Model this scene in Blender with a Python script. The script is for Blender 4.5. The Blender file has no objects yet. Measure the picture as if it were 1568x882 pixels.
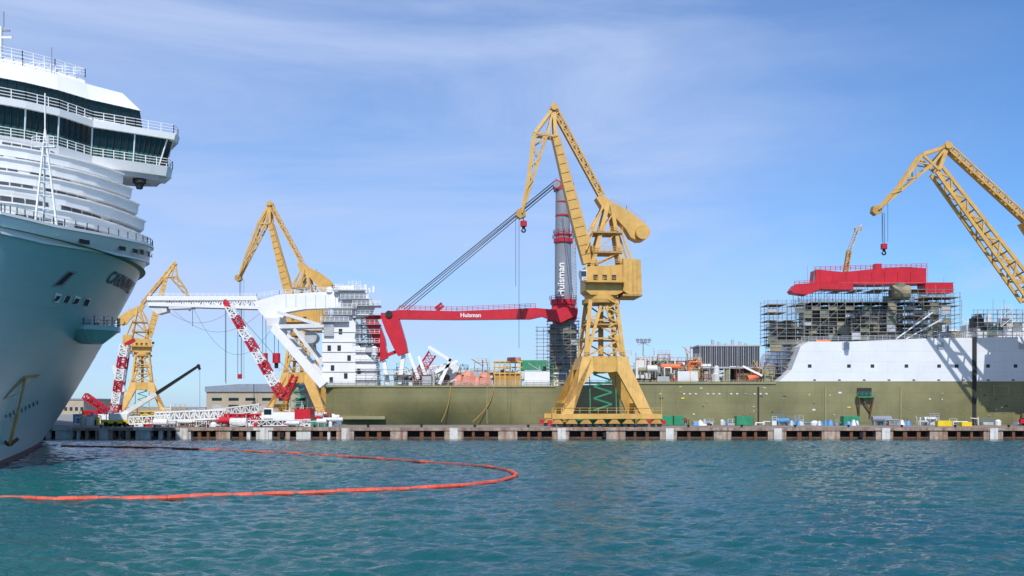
import bpy, bmesh, math, random
import numpy as np
from mathutils import Vector, Matrix
K=0.0007; H=7.0
def P(px,py,d): return Vector(((px-784)*K*d, d, H+(622-py)*K*d))
def X(px,d): return (px-784)*K*d
def Z(py,d): return H+(622-py)*K*d
scene=bpy.context.scene
rng=random.Random(7)

# ------------------------------------------------------------ materials
def mat(name,col,rough=0.55,metal=0.0,var=0.18,nscale=0.35,streak=0.0,scol=(0.16,0.06,0.025),bump=0.0,spec=0.4,plates=0.0,sth=(0.56,0.72)):
    m=bpy.data.materials.new(name); m.use_nodes=True
    nt=m.node_tree; N=nt.nodes; L=nt.links
    b=N['Principled BSDF']; b.inputs['Roughness'].default_value=rough; b.inputs['Metallic'].default_value=metal
    b.inputs['Specular IOR Level'].default_value=spec
    tc=N.new('ShaderNodeTexCoord')
    n1=N.new('ShaderNodeTexNoise'); n1.inputs['Scale'].default_value=nscale; n1.inputs['Detail'].default_value=6; n1.inputs['Roughness'].default_value=0.65
    L.new(tc.outputs['Object'],n1.inputs['Vector'])
    r=N.new('ShaderNodeMapRange'); r.inputs['From Min'].default_value=0.3; r.inputs['From Max'].default_value=0.7
    r.inputs['To Min'].default_value=1-var; r.inputs['To Max'].default_value=1+var*0.6
    L.new(n1.outputs['Fac'],r.inputs['Value'])
    mx=N.new('ShaderNodeVectorMath'); mx.operation='SCALE'; mx.inputs[0].default_value=col[:3]
    L.new(r.outputs['Result'],mx.inputs['Scale'])
    out=mx.outputs['Vector']
    if streak>0:
        mp=N.new('ShaderNodeMapping'); mp.inputs['Scale'].default_value=(1.1,1.1,0.12)
        L.new(tc.outputs['Object'],mp.inputs['Vector'])
        n2=N.new('ShaderNodeTexNoise'); n2.inputs['Scale'].default_value=0.9; n2.inputs['Detail'].default_value=7; n2.inputs['Roughness'].default_value=0.7
        L.new(mp.outputs['Vector'],n2.inputs['Vector'])
        r2=N.new('ShaderNodeMapRange'); r2.inputs['From Min'].default_value=sth[0]; r2.inputs['From Max'].default_value=sth[1]
        r2.inputs['To Max'].default_value=streak
        L.new(n2.outputs['Fac'],r2.inputs['Value'])
        mc=N.new('ShaderNodeMix'); mc.data_type='RGBA'; mc.inputs['B'].default_value=(*scol,1)
        L.new(r2.outputs['Result'],mc.inputs['Factor']); L.new(out,mc.inputs['A']); out=mc.outputs['Result']
    if plates:
        sp=N.new('ShaderNodeSeparateXYZ'); L.new(tc.outputs['Object'],sp.inputs[0])
        cb=N.new('ShaderNodeCombineXYZ'); L.new(sp.outputs['X'],cb.inputs['X']); L.new(sp.outputs['Z'],cb.inputs['Y'])
        bt=N.new('ShaderNodeTexBrick'); bt.inputs['Scale'].default_value=1.0; bt.inputs['Brick Width'].default_value=9; bt.inputs['Row Height'].default_value=2.6
        bt.inputs['Mortar Size'].default_value=0.04; bt.inputs['Color1'].default_value=(1,1,1,1); bt.inputs['Color2'].default_value=(.93,.94,.92,1); bt.inputs['Mortar'].default_value=(.7,.7,.7,1)
        L.new(cb.outputs[0],bt.inputs['Vector'])
        mm=N.new('ShaderNodeMix'); mm.data_type='RGBA'; mm.blend_type='MULTIPLY'; mm.inputs['Factor'].default_value=plates
        L.new(out,mm.inputs['A']); L.new(bt.outputs['Color'],mm.inputs['B']); out=mm.outputs['Result']
    L.new(out,b.inputs['Base Color'])
    if bump>0:
        bp=N.new('ShaderNodeBump'); bp.inputs['Strength'].default_value=bump; bp.inputs['Distance'].default_value=0.2
        L.new(n1.outputs['Fac'],bp.inputs['Height']); L.new(bp.outputs['Normal'],b.inputs['Normal'])
    return m
M={}
M['yellow']=mat('crane_yellow_paint',(0.64,0.38,0.10),0.5,0,0.2,0.5,0.55,(0.30,0.14,0.05))
M['yellowd']=mat('crane_yellow_worn_paint',(0.48,0.28,0.075),0.6,0,0.25,0.6,0.5,(0.2,0.09,0.03))
M['white']=mat('white_paint',(0.80,0.80,0.79),0.4,0,0.06,0.3,0.15,(0.50,0.42,0.34))
M['white2']=mat('weathered_white_paint',(0.70,0.70,0.69),0.5,0,0.14,0.4,0.35,(0.42,0.32,0.24))
M['hullteal']=mat('white_hull_water_reflection_tint',(0.25,0.46,0.44),0.3,0,0.12,0.05,0.3,(0.33,0.50,0.46),spec=0.5,plates=0.35)  # white hull with the teal reflection of the water painted into its colour
M['redhull']=mat('antifouling_red',(0.10,0.02,0.03),0.5)
M['glass']=mat('bridge_glass',(0.012,0.035,0.045),0.06,0,0.3,0.2,spec=0.9)
M['glassg']=mat('green_glass',(0.02,0.14,0.12),0.06,0,0.4,0.2,spec=0.9)
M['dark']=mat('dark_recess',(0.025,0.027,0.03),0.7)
M['deckshade']=mat('promenade_painted_shade',(0.07,0.08,0.09),0.6,0,.4,.6)  # near-black colour painted as the shade in the gaps between terraced decks
M['black']=mat('black_paint',(0.02,0.02,0.022),0.4)
M['navy']=mat('navy_lettering',(0.02,0.05,0.09),0.5)
M['olive']=mat('olive_hull_paint',(0.225,0.21,0.10),0.34,0,0.28,0.10,0.5,(0.13,0.11,0.055),spec=0.45,plates=0.8)
M['olive2']=mat('olive_trim_paint',(0.29,0.28,0.15),0.5)
M['shipwhite']=mat('ship_white_side',(0.72,0.74,0.77),0.4,0,0.06,0.2,0.2,(0.50,0.46,0.42),plates=0.6)
M['red']=mat('red_paint',(0.54,0.018,0.035),0.42,0,0.2,0.5,0.25,(0.25,0.02,0.02))
M['grey']=mat('grey_paint',(0.24,0.26,0.30),0.45,0,0.12,0.3,0.15,(0.2,0.16,0.13))
M['lgrey']=mat('light_grey_steel',(0.45,0.46,0.48),0.45,0.1)
M['scaf']=mat('scaffold_steel',(0.30,0.30,0.29),0.5,0.4,0.3,1.0)
M['plank']=mat('scaffold_planks',(0.28,0.24,0.15),0.8,0,0.35,0.7)
M['net']=mat('scaffold_netting',(0.19,0.20,0.15),0.9,0,0.4,0.6)
M['rope']=mat('steel_rope',(0.10,0.12,0.14),0.5,0.3)
M['rust']=mat('rusty_steel',(0.17,0.075,0.04),0.85,0,0.45,0.8)
M['conc']=mat('quay_concrete',(0.44,0.35,0.28),0.9,0,0.4,0.9,0.85,(0.22,0.09,0.05),bump=0.5,sth=(0.46,0.62))
M['concw']=mat('painted_quay_concrete',(0.64,0.62,0.59),0.85,0,0.2,0.9,0.55,(0.22,0.12,0.07),bump=0.4,sth=(0.5,0.66))
M['cap']=mat('quay_cap_concrete',(0.36,0.27,0.22),0.9,0,0.4,0.7,0.6,(0.16,0.07,0.045),bump=0.3,sth=(0.45,0.62))
M['ground']=mat('ground_concrete',(0.26,0.25,0.23),0.9,0,0.3,0.1,bump=0.2)
M['green']=mat('green_paint',(0.03,0.26,0.13),0.5,0,.25,.6,.3)
M['orange']=mat('orange_tarp',(0.75,0.17,0.06),0.6)
M['salmon']=mat('salmon_primer',(0.62,0.25,0.17),0.7)
M['boom']=mat('orange_boom_fabric',(0.66,0.10,0.055),0.6,0,0.35,1.2,0.5,(0.36,0.11,0.07))
M['boomd']=mat('weathered_boom_fabric',(0.30,0.09,0.07),0.7,0,0.4,1.2)
M['yel']=mat('bright_yellow_paint',(0.75,0.55,0.03),0.5)
M['blue']=mat('blue_tarp',(0.10,0.28,0.50),0.6,0,0.4,1.0)
M['beige']=mat('beige_cladding',(0.42,0.36,0.27),0.8,0,0.15,0.3)
M['roof']=mat('blue_grey_roof',(0.25,0.30,0.36),0.6)

# ------------------------------------------------------------ mesh builder
class MB:
    def __init__(s): s.v=[];s.f=[];s.m=[];s.mats=[]
    def mi(s,k):
        if k not in s.mats: s.mats.append(k)
        return s.mats.index(k)
    def add(s,vs,fs,k):
        o=len(s.v); s.v.extend([tuple(v) for v in vs]); i=s.mi(k)
        for f in fs: s.f.append([a+o for a in f]); s.m.append(i)
    def box(s,x0,x1,y0,y1,z0,z1,k):
        vs=[(x,y,z) for z in(z0,z1) for y in(y0,y1) for x in(x0,x1)]
        s.add(vs,[(0,2,3,1),(4,5,7,6),(0,1,5,4),(2,6,7,3),(0,4,6,2),(1,3,7,5)],k)
    def beam(s,a,b,w,h,k,w2=None,h2=None):
        a=Vector(a);b=Vector(b); d=b-a
        if d.length<1e-5: return
        d.normalize(); ref=Vector((0,1,0)) if abs(d.y)<0.9 else Vector((1,0,0))
        u=d.cross(ref).normalized(); v=d.cross(u).normalized()
        w2=w if w2 is None else w2; h2=h if h2 is None else h2
        vs=[]
        for p,ww,hh in((a,w,h),(b,w2,h2)):
            for i,j in((-1,-1),(1,-1),(1,1),(-1,1)): vs.append(p+u*i*ww/2+v*j*hh/2)
        s.add(vs,[(3,2,1,0),(4,5,6,7),(0,1,5,4),(1,2,6,5),(2,3,7,6),(3,0,4,7)],k)
    def tube(s,a,b,r,k,n=8,r2=None):
        a=Vector(a);b=Vector(b); d=b-a
        if d.length<1e-5: return
        d.normalize(); ref=Vector((0,1,0)) if abs(d.y)<0.9 else Vector((1,0,0))
        u=d.cross(ref).normalized(); v=d.cross(u).normalized(); r2=r if r2 is None else r2
        vs=[]
        for p,rr in((a,r),(b,r2)):
            for i in range(n):
                t=2*math.pi*i/n; vs.append(p+u*math.cos(t)*rr+v*math.sin(t)*rr)
        fs=[(i,(i+1)%n,n+(i+1)%n,n+i) for i in range(n)]+[tuple(range(n-1,-1,-1)),tuple(range(n,2*n))]
        s.add(vs,fs,k)
    def prism(s,poly,y0,y1,k):   # poly list (x,z)
        n=len(poly); vs=[(x,y0,z) for x,z in poly]+[(x,y1,z) for x,z in poly]
        s.add(vs,[tuple(range(n)),tuple(range(2*n-1,n-1,-1))]+[(i,(i+1)%n,n+(i+1)%n,n+i) for i in range(n)],k)
    def loft(s,A,B,k,cap=True,closed=True):
        n=len(A); vs=list(A)+list(B)
        fs=[(i,(i+1)%n,n+(i+1)%n,n+i) for i in range(n if closed else n-1)]
        if cap: fs+= [tuple(range(n-1,-1,-1)),tuple(range(n,2*n))]
        s.add(vs,fs,k)
    def lattice(s,a,b,w,k,n,r=0.12,w2=None,k2=None,hy=None,every=1):
        a=Vector(a);b=Vector(b); d=(b-a).normalized(); ref=Vector((0,1,0)) if abs(d.y)<0.9 else Vector((1,0,0))
        u=d.cross(ref).normalized(); v=d.cross(u).normalized(); w2=w if w2 is None else w2
        hy=w if hy is None else hy
        def c(i,q):
            t=i/n; p=a.lerp(b,t); ww=w+(w2-w)*t; hh=hy*(ww/w)
            i1,j1=((-1,-1),(1,-1),(1,1),(-1,1))[q]
            return p+u*i1*ww/2+v*j1*hh/2
        for i in range(n):
            kk=k if (k2 is None or (i//every)%2==0) else k2
            for q in range(4):
                s.beam(c(i,q),c(i+1,q),r*1.5,r*1.5,kk)
                s.beam(c(i,q),c(i,(q+1)%4),r,r,kk)
                if (i+q)%2==0: s.beam(c(i,q),c(i+1,(q+1)%4),r,r,kk)
                else: s.beam(c(i,(q+1)%4),c(i+1,q),r,r,kk)
    def rail(s,pts,k,h=1.1,sp=1.6,r=0.05,lv=3):
        for a,b in zip(pts[:-1],pts[1:]):
            a=Vector(a);b=Vector(b); L=(b-a).length; n=max(1,int(L/sp))
            for j in range(1,lv+1):
                o=Vector((0,0,h*j/lv)); s.beam(a+o,b+o,r,r,k)
            for i in range(n+1):
                p=a.lerp(b,i/n); s.beam(p,p+Vector((0,0,h)),r*1.3,r*1.3,k)
    def obj(s,name,parent=None,smooth=False):
        me=bpy.data.meshes.new(name); me.from_pydata(s.v,[],s.f)
        for k in s.mats: me.materials.append(M[k])
        me.polygons.foreach_set('material_index',s.m)
        bm=bmesh.new(); bm.from_mesh(me); bmesh.ops.recalc_face_normals(bm,faces=bm.faces); bm.to_mesh(me); bm.free()
        if smooth:
            for p in me.polygons: p.use_smooth=True
        me.update()
        ob=bpy.data.objects.new(name,me); scene.collection.objects.link(ob)
        if parent: ob.parent=parent
        return ob
def group(name):
    e=bpy.data.objects.new(name,None); scene.collection.objects.link(e); return e
def text(name,txt,size,mw,key,parent,ext=0.03):
    cu=bpy.data.curves.new(name,'FONT'); cu.body=txt; cu.size=size; cu.extrude=ext; cu.offset=size*0.02
    cu.align_x='CENTER'; cu.align_y='CENTER'; cu.materials.append(M[key])
    o=bpy.data.objects.new(name,cu); scene.collection.objects.link(o); o.parent=parent; o.matrix_world=mw
    return o
def textM(pos,xdir,ydir):
    x=Vector(xdir).normalized(); y=Vector(ydir).normalized(); z=x.cross(y).normalized(); y=z.cross(x)
    m=Matrix((x,y,z)).transposed().to_4x4(); m.translation=Vector(pos); return m

# ------------------------------------------------------------ sky & sun
SUNV=Vector((0.06,-0.80,0.88)).normalized()
el=math.asin(SUNV.z); az=math.atan2(SUNV.x,SUNV.y)
w=bpy.data.worlds.new("World"); scene.world=w; w.use_nodes=True
nt=w.node_tree; N=nt.nodes; L=nt.links; bg=N['Background']; bg.inputs['Strength'].default_value=0.12
sky=N.new('ShaderNodeTexSky'); sky.sky_type='NISHITA'; sky.sun_disc=False; sky.sun_elevation=el; sky.sun_rotation=az
sky.air_density=1.0; sky.dust_density=0.4; sky.ozone_density=2.5
tc=N.new('ShaderNodeTexCoord'); mp=N.new('ShaderNodeMapping'); mp.inputs['Scale'].default_value=(1.0,1.0,4.2); mp.inputs['Rotation'].default_value=(0.0,0.22,0.0)
L.new(tc.outputs['Generated'],mp.inputs['Vector'])
n1=N.new('ShaderNodeTexNoise'); n1.inputs['Scale'].default_value=1.9; n1.inputs['Detail'].default_value=9; n1.inputs['Roughness'].default_value=0.6; n1.inputs['Distortion'].default_value=0.6
L.new(mp.outputs['Vector'],n1.inputs['Vector'])
r1=N.new('ShaderNodeMapRange'); r1.inputs['From Min'].default_value=0.34; r1.inputs['From Max'].default_value=0.68; r1.inputs['To Min'].default_value=0.22; r1.inputs['To Max'].default_value=0.85
L.new(n1.outputs['Fac'],r1.inputs['Value'])
sp=N.new('ShaderNodeSeparateXYZ'); L.new(tc.outputs['Generated'],sp.inputs[0])
r2=N.new('ShaderNodeMapRange'); r2.inputs['From Min'].default_value=0.12; r2.inputs['From Max'].default_value=0.46; r2.inputs['To Min'].default_value=1.0; r2.inputs['To Max'].default_value=0.08
L.new(sp.outputs['X'],r2.inputs['Value'])
mu=N.new('ShaderNodeMath'); mu.operation='MULTIPLY'; L.new(r1.outputs[0],mu.inputs[0]); L.new(r2.outputs[0],mu.inputs[1])
# small fair-weather cumulus low over the horizon
mp2=N.new('ShaderNodeMapping'); mp2.inputs['Scale'].default_value=(1.0,1.0,1.9); mp2.inputs['Location'].default_value=(0.35,0.1,0.0); L.new(tc.outputs['Generated'],mp2.inputs['Vector'])
n2=N.new('ShaderNodeTexNoise'); n2.inputs['Scale'].default_value=7.5; n2.inputs['Detail'].default_value=7; n2.inputs['Roughness'].default_value=0.55; L.new(mp2.outputs['Vector'],n2.inputs['Vector'])
r3=N.new('ShaderNodeMapRange'); r3.inputs['From Min'].default_value=0.56; r3.inputs['From Max'].default_value=0.72; r3.inputs['To Max'].default_value=0.55; L.new(n2.outputs['Fac'],r3.inputs['Value'])
r4_=N.new('ShaderNodeMapRange'); r4_.inputs['From Min'].default_value=0.13; r4_.inputs['From Max'].default_value=0.19; r4_.inputs['To Min'].default_value=1.0; r4_.inputs['To Max'].default_value=0.0; L.new(sp.outputs['Z'],r4_.inputs['Value'])
mu2=N.new('ShaderNodeMath'); mu2.operation='MULTIPLY'; L.new(r3.outputs[0],mu2.inputs[0]); L.new(r4_.outputs[0],mu2.inputs[1])
mxm=N.new('ShaderNodeMath'); mxm.operation='MAXIMUM'; L.new(mu.outputs[0],mxm.inputs[0]); L.new(mu2.outputs[0],mxm.inputs[1])
tint=N.new('ShaderNodeMix'); tint.data_type='RGBA'; tint.blend_type='MULTIPLY'; tint.inputs['Factor'].default_value=1; tint.inputs['B'].default_value=(0.62,0.95,1.32,1)
L.new(sky.outputs[0],tint.inputs['A'])
mc=N.new('ShaderNodeMix'); mc.data_type='RGBA'; mc.inputs['B'].default_value=(4.5,5.5,7.9,1)
L.new(mxm.outputs[0],mc.inputs['Factor']); L.new(tint.outputs['Result'],mc.inputs['A']); L.new(mc.outputs['Result'],bg.inputs['Color'])
sl=bpy.data.lights.new('sun','SUN'); sl.energy=4.2; sl.angle=math.radians(0.5); sl.color=(1.0,0.96,0.9)
so=bpy.data.objects.new('sun',sl); scene.collection.objects.link(so); so.rotation_euler=SUNV.to_track_quat('Z','Y').to_euler()

# ------------------------------------------------------------ water
m=bpy.data.materials.new('sea_water'); m.use_nodes=True; nt=m.node_tree; N=nt.nodes; L=nt.links; b=N['Principled BSDF']
b.inputs['Roughness'].default_value=0.06; b.inputs['IOR'].default_value=1.33
tc=N.new('ShaderNodeTexCoord')
def noise(scale,sc=(1,1,1),det=4,rot=0,dist=0):
    mp=N.new('ShaderNodeMapping'); mp.inputs['Scale'].default_value=sc; mp.inputs['Rotation'].default_value=(0,0,rot); L.new(tc.outputs['Object'],mp.inputs['Vector'])
    n=N.new('ShaderNodeTexNoise'); n.inputs['Scale'].default_value=scale; n.inputs['Detail'].default_value=det; n.inputs['Distortion'].default_value=dist
    L.new(mp.outputs['Vector'],n.inputs['Vector']); return n.outputs['Fac']
big=noise(0.02,(1,1,1),3)
cr=N.new('ShaderNodeMix'); cr.data_type='RGBA'; cr.inputs['A'].default_value=(0.004,0.085,0.075,1); cr.inputs['B'].default_value=(0.005,0.070,0.092,1)
rr=N.new('ShaderNodeMapRange'); rr.inputs['From Min'].default_value=0.35; rr.inputs['From Max'].default_value=0.6; L.new(big,rr.inputs['Value']); L.new(rr.outputs[0],cr.inputs['Factor'])
L.new(cr.outputs['Result'],b.inputs['Base Color'])
last=None
for f,dist in((noise(1.3,(1,1.4,1),5,-0.25,0.5),0.26),(noise(4.5,(1,1.3,1),4,0.1,0.3),0.06)):
    bp=N.new('ShaderNodeBump'); bp.inputs['Strength'].default_value=1; bp.inputs['Distance'].default_value=dist; L.new(f,bp.inputs['Height'])
    if last: L.new(last,bp.inputs['Normal'])
    last=bp.outputs['Normal']
L.new(last,b.inputs['Normal']); M['water']=m
nr,nc=1000,1000
yy=16*(196/16)**(np.linspace(0,1,nr)); vv=np.linspace(-1,1,nc)
Y=np.repeat(yy[:,None],nc,1); Xg=vv[None,:]*(Y*0.72+16)
Zg=np.zeros_like(Y); rs=np.random.RandomState(3)
for i in range(80):
    lam=0.75*(6.5/0.75)**rs.rand(); th=math.radians(-100+rs.normal()*34); sl_=0.034*(1.2 if lam<2.8 else .8)
    a=sl_*lam/(2*math.pi); k=2*math.pi/lam; ph=rs.rand()*6.28
    arg=k*(math.cos(th)*Xg+math.sin(th)*Y)+ph
    Zg+=a*(np.sin(arg)+0.3*np.cos(2*arg))
gust=0.76+0.24*np.sin(Xg*.045+1.3+np.sin(Y*.06))*np.sin(Y*.05+.5)
fade=np.clip((196-Y)/14,0,1)*np.clip((Y-16)/3,0,1)*np.clip((1-np.abs(vv))[None,:]/.03,0,1)
Zg*=gust*fade
co_=np.stack([Xg,Y,Zg],-1).reshape(-1,3)
ext=np.array([(-4000,-300,0),(4000,-300,0),(4000,6000,0),(-4000,6000,0)],float)
co_=np.vstack([co_,ext]); nb=nr*nc
ii,jj=np.meshgrid(np.arange(nr-1),np.arange(nc-1),indexing='ij'); a0=(ii*nc+jj).ravel()
quads=np.stack([a0,a0+1,a0+nc+1,a0+nc],-1)
c00,c01,c10,c11=0,nc-1,(nr-1)*nc,nr*nc-1
quads=np.vstack([quads,[[nb,nb+1,c01,c00],[nb+1,nb+2,c11,c01],[nb+2,nb+3,c10,c11],[nb+3,nb,c00,c10]]])
me=bpy.data.meshes.new('water'); me.vertices.add(len(co_)); me.vertices.foreach_set('co',co_.ravel())
me.loops.add(quads.size); me.loops.foreach_set('vertex_index',quads.ravel().astype(np.int32))
me.polygons.add(len(quads)); me.polygons.foreach_set('loop_start',np.arange(0,quads.size,4,dtype=np.int32)); 
me.update(calc_edges=True); me.validate(); me.polygons.foreach_set('use_smooth',np.ones(len(me.polygons),bool)); me.materials.append(m)
wo=bpy.data.objects.new('water',me); scene.collection.objects.link(wo)

# ------------------------------------------------------------ ground & quay
mb=MB(); mb.add([(-4000,285,2.4),(4000,285,2.4),(4000,6000,2.4),(-4000,6000,2.4)],[(0,1,2,3)],'ground')
mb.add([(-4000,285,-1),(4000,285,-1),(4000,285,2.4),(-4000,285,2.4)],[(0,1,2,3)],'conc')
mb.box(-4000,-60,230.5,285.5,-1,2.396,'ground')
mb.obj('ground')
q=group('quay')
mb=MB(); xl,xr=-330,300
mb.box(xl,xr,203,230,-2,2.38,'ground')
mb.box(xl,xr,199.6,203,1.75,2.42,'cap')
mb.obj('apron',q)
mb=MB()
x=xl; i=0
while x<xr:
    left = x<-46
    per=8.6 if left else 11.55
    bw=3.3 if left else 3.9
    kb='concw' if (left and i%3!=1) else 'conc'
    mb.box(x,x+bw+rng.uniform(-.3,.3),199.75,203,-1,1.75,kb)
    if left or rng.random()<.4: mb.box(x-.5,x+bw+.4,199.5,199.62,1.8,2.4,rng.choice(['concw','concw','conc']) if left else 'conc')
    if i%2==0: mb.box(x+bw*0.3,x+bw*0.3+1.7,199.35,199.75,-1,2.3,'concw')
    n=2
    for j in range(n):
        xx=x+bw+(per-bw)*(j+1)/(n+1)-0.35+rng.uniform(-.25,.25)
        mb.box(xx,xx+rng.uniform(.5,.95),199.9,200.8,-1,1.75,'rust' if not left else rng.choice(['rust','concw','conc']))
    mb.box(x+bw,x+per,200.1,200.7,0.05,0.4,'rust')
    x+=per;i+=1
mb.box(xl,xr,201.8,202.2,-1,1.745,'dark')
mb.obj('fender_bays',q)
mb=MB()
x=xl
while x<xr:
    mb.tube((x,201,2.4),(x,201,2.85),0.22,'black'); mb.tube((x,201,2.85),(x,201,3.0),0.38,'black'); x+=11.5
    if rng.random()<.5:
        xx=x+rng.uniform(2,6); mb.tube((xx,199.5,0.3),(xx,199.5,1.4),0.45,'black')
mb.obj('bollards',q)
mb=MB()
for y in(205.4,218.6):
    for o in(-.05,.05): mb.box(xl,xr,y+o*1.2-.03,y+o*1.2+.03,2.38,2.46,'rust')
mb.obj('crane_rails',q)

# ------------------------------------------------------------ portal slewing cranes
def crane(cxpx,d,flip=1,yaw=0.0,J={},extra=True,name='portal_crane'):
    g=group(name); S=0.1484
    cx=X(cxpx,d); cy=d; ush=J.get('ush',0)
    c,sn=math.cos(yaw),math.sin(yaw)
    def q(px,py,y=0.0):
        lx=(px-920)*S*flip; return Vector((cx+lx*c-y*sn, cy+lx*sn+y*c, 7+(622-py)*S))
    def qu(px,py,y=0.0): return q(px+ush,py,y)
    def plate(mb,poly,y0,y1,k,f=None):
        f=f or q
        A=[f(a,b_,y0) for a,b_ in poly]; B=[f(a,b_,y1) for a,b_ in poly]; mb.loft(A,B,k)
    A=J.get('A',(847,168)); Lp=J.get('L',(817,209)); R=J.get('R',(849,213)); F=J.get('F',(798,330)); T=J.get('T',(921,300)); Fm=J.get('Fm',(809,275)); Jf=J.get('J',(899,404))
    mb=MB()
    for y in(-6.6,6.6):
        mb.beam(q(838,637,y),q(1003,637,y),1.1,1.3,'yellow')
        for k in range(8):
            xx=846+k*21.3
            plate(mb,[(xx-9,648),(xx+9,648),(xx+3,641),(xx-3,641)],y-0.5,y+0.5,'yellowd')
            for o in(-5,5): mb.tube(q(xx+o,650,y-.35),q(xx+o,650,y+.35),0.5,'dark',10)
        mb.beam(q(832,646,y),q(838,646,y),1,1,'red'); mb.beam(q(1003,646,y),q(1009,646,y),1,1,'red')
        for sx in(-1,1):
            xb=920+sx*60; xt=920+sx*27
            poly=[(xb-9*1,634),(xb+9,634),(xt+sx*12,566),(xt+sx*7,548),(xt-sx*8,548),(xt-sx*9,570)]
            if sx>0: poly=[(xb+9,634),(xb-9,634),(xt-9,570),(xt-8,548),(xt+7,548),(xt+13,566)]
            yb=y; yt=y*0.62
            Aa=[];Bb=[]
            for (a,bb) in poly:
                t=(bb-548)/(634-548); yy=yt+(yb-yt)*t
                Aa.append(q(a,bb,yy-.6)); Bb.append(q(a,bb,yy+.6))
            mb.loft(Aa,Bb,'yellow')
    for sx in(-1,1):
        mb.beam(q(920+sx*58,622,-6.5),q(920+sx*58,622,6.5),1.4,1.4,'yellow')
    plate(mb,[(886,547),(956,547),(958,566),(930,571),(912,571),(882,566)],-4.6,4.6,'yellow')
    mb.rail([q(880,546,-5),q(960,546,-5)],'yellow',1.1,1.5,.08)
    mb.rail([q(838,632,-7),q(1003,632,-7)],'yellow',1.1,2,.07,2)
    for k in range(7):
        mb.beam(q(905+(k%2)*28,628-k*9,-3),q(905+((k+1)%2)*28,619-k*9,-3),.35,.2,'green')
    mb.box(q(895,0).x-2,q(895,0).x+2.6,cy-5,cy-2,2.5,4.6,'green'); mb.box(q(940,0).x-2.4,q(940,0).x+3,cy-5,cy-1,2.5,4.9,'green')
    for dx in(-20,20): mb.beam(q(920+dx,634,-3),q(920+dx,575,-2),.18,.18,'green')
    mb.obj('portal_base',g)
    mb=MB()
    lv=[(548,29,4.3),(520,26,3.9),(492,23,3.4),(463,20,3.0)]
    for i in range(3):
        (p0,w0,y0),(p1,w1,y1)=lv[i],lv[i+1]
        C0=[q(920-w0,p0,-y0),q(920+w0,p0,-y0),q(920+w0,p0,y0),q(920-w0,p0,y0)]
        C1=[q(920-w1,p1,-y1),q(920+w1,p1,-y1),q(920+w1,p1,y1),q(920-w1,p1,y1)]
        for k in range(4):
            mb.beam(C0[k],C1[k],.85,.85,'yellow'); mb.beam(C1[k],C1[(k+1)%4],.4,.4,'yellow')
            if i%2==0: mb.beam(C0[k],C1[(k+1)%4],.32,.32,'yellow')
            else: mb.beam(C0[(k+1)%4],C1[k],.32,.32,'yellow')
    for sx in(-1,1):
        mb.beam(q(920+sx*4,470,-3.2),q(920+sx*26,545,-4.2),.7,.7,'yellow')
    mb.tube(q(920,548),q(920,463),.6,'yellowd',12)
    mb.tube(q(920,466),q(920,460),4.3,'yellowd',24); mb.tube(q(920,460),q(920,453),3.7,'yellow',24)
    mb.tube(q(920,500),q(920,498),4.4,'yellowd',16)
    for k in range(12):
        a=k%2; mb.beam(q(926+a*14,545-k*7,-4.4),q(926+(1-a)*14,538-k*7,-4.2),.3,.2,'yellow')
    mb.obj('lattice_tower',g)
    mb=MB(); pu=lambda *a:plate(mb,*a,f=qu)
    pu([(892,412),(950,408),(950,449),(940,454),(900,454),(892,447)],-3.4,3.4,'yellow')
    pu([(949,399),(976,401),(978,450),(970,455),(955,452),(949,448)],-4.0,4.0,'yellow')
    pu([(948,453),(978,453),(978,456),(948,456)],-4.3,4.3,'yellowd')
    if ush: pu([(896,454),(960,454),(980,462),(900,462)],-3,3,'yellow')
    for px in(904,918,932): pu([(px,424),(px+7,424),(px+7,432),(px,432)],-3.44,-3.41,'dark')
    for px in(956,963,970): pu([(px,404),(px+.7,404),(px+.7,448),(px,448)],-4.05,-4.0,'yellowd')
    mb.beam(qu(890,436,-4.2),qu(950,436,-4.2),.15,1.4,'yellowd'); mb.rail([qu(888,436,-4.8),qu(948,436,-4.8)],'yellow',1.1,1.4,.08)
    mb.rail([qu(893,411,-3.2),qu(948,407,-3.2)],'yellow',1.1,1.5,.08)
    pu([(884,418),(893,418),(893,434),(886,434)],-4.5,-1.5,'white2'); pu([(883.6,420),(892,420),(892,428),(884.6,428)],-4.54,-1.4,'glass')
    mb.obj('machinery_house',g)
    mb=MB()
    for y in(-2.4,2.4):
        yt=y*.6
        mb.beam(qu(903,412,y),qu(930,312,yt),.9,.7,'yellow'); mb.beam(qu(950,410,y),qu(934,312,yt),.8,.7,'yellow')
        mb.beam(qu(909,388,y*.9),qu(947,388,y*.9),.4,.4,'yellow'); mb.beam(qu(917,358,y*.8),qu(942,358,y*.8),.4,.4,'yellow')
        mb.beam(qu(909,388,y*.9),qu(942,358,y*.8),.3,.3,'yellow'); mb.beam(qu(905,408,y*.9),qu(947,388,y*.9),.3,.3,'yellow'); mb.beam(qu(917,358,y*.8),qu(936,330,y*.7),.3,.3,'yellow')
        mb.beam(qu(948,352,y*.6),qu(966,400,y*.8),.45,.35,'yellow')
        mb.beam(qu(903,352,y*.8),qu(922,318,y*.6),.35,.35,'yellow')
        mb.beam(qu(895,385,y*.8),qu(921,318,y*.6),.35,.35,'yellow')
    for py in(388,358): plate(mb,[(905,py),(950,py),(950,py+2),(905,py+2)],-2.8,2.8,'yellowd',qu); mb.rail([qu(903,py,-2.8),qu(950,py,-2.8)],'yellow',1.1,1.3,.08)
    mb.obj('a_frame',g)
    mb=MB(); tx,ty=T[0]-921,T[1]-300
    pl=[(911,305),(922,300),(934,311),(958,322),(986,343),(994,352),(990,364),(976,370),(964,364),(957,352),(944,338),(922,322)]
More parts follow.
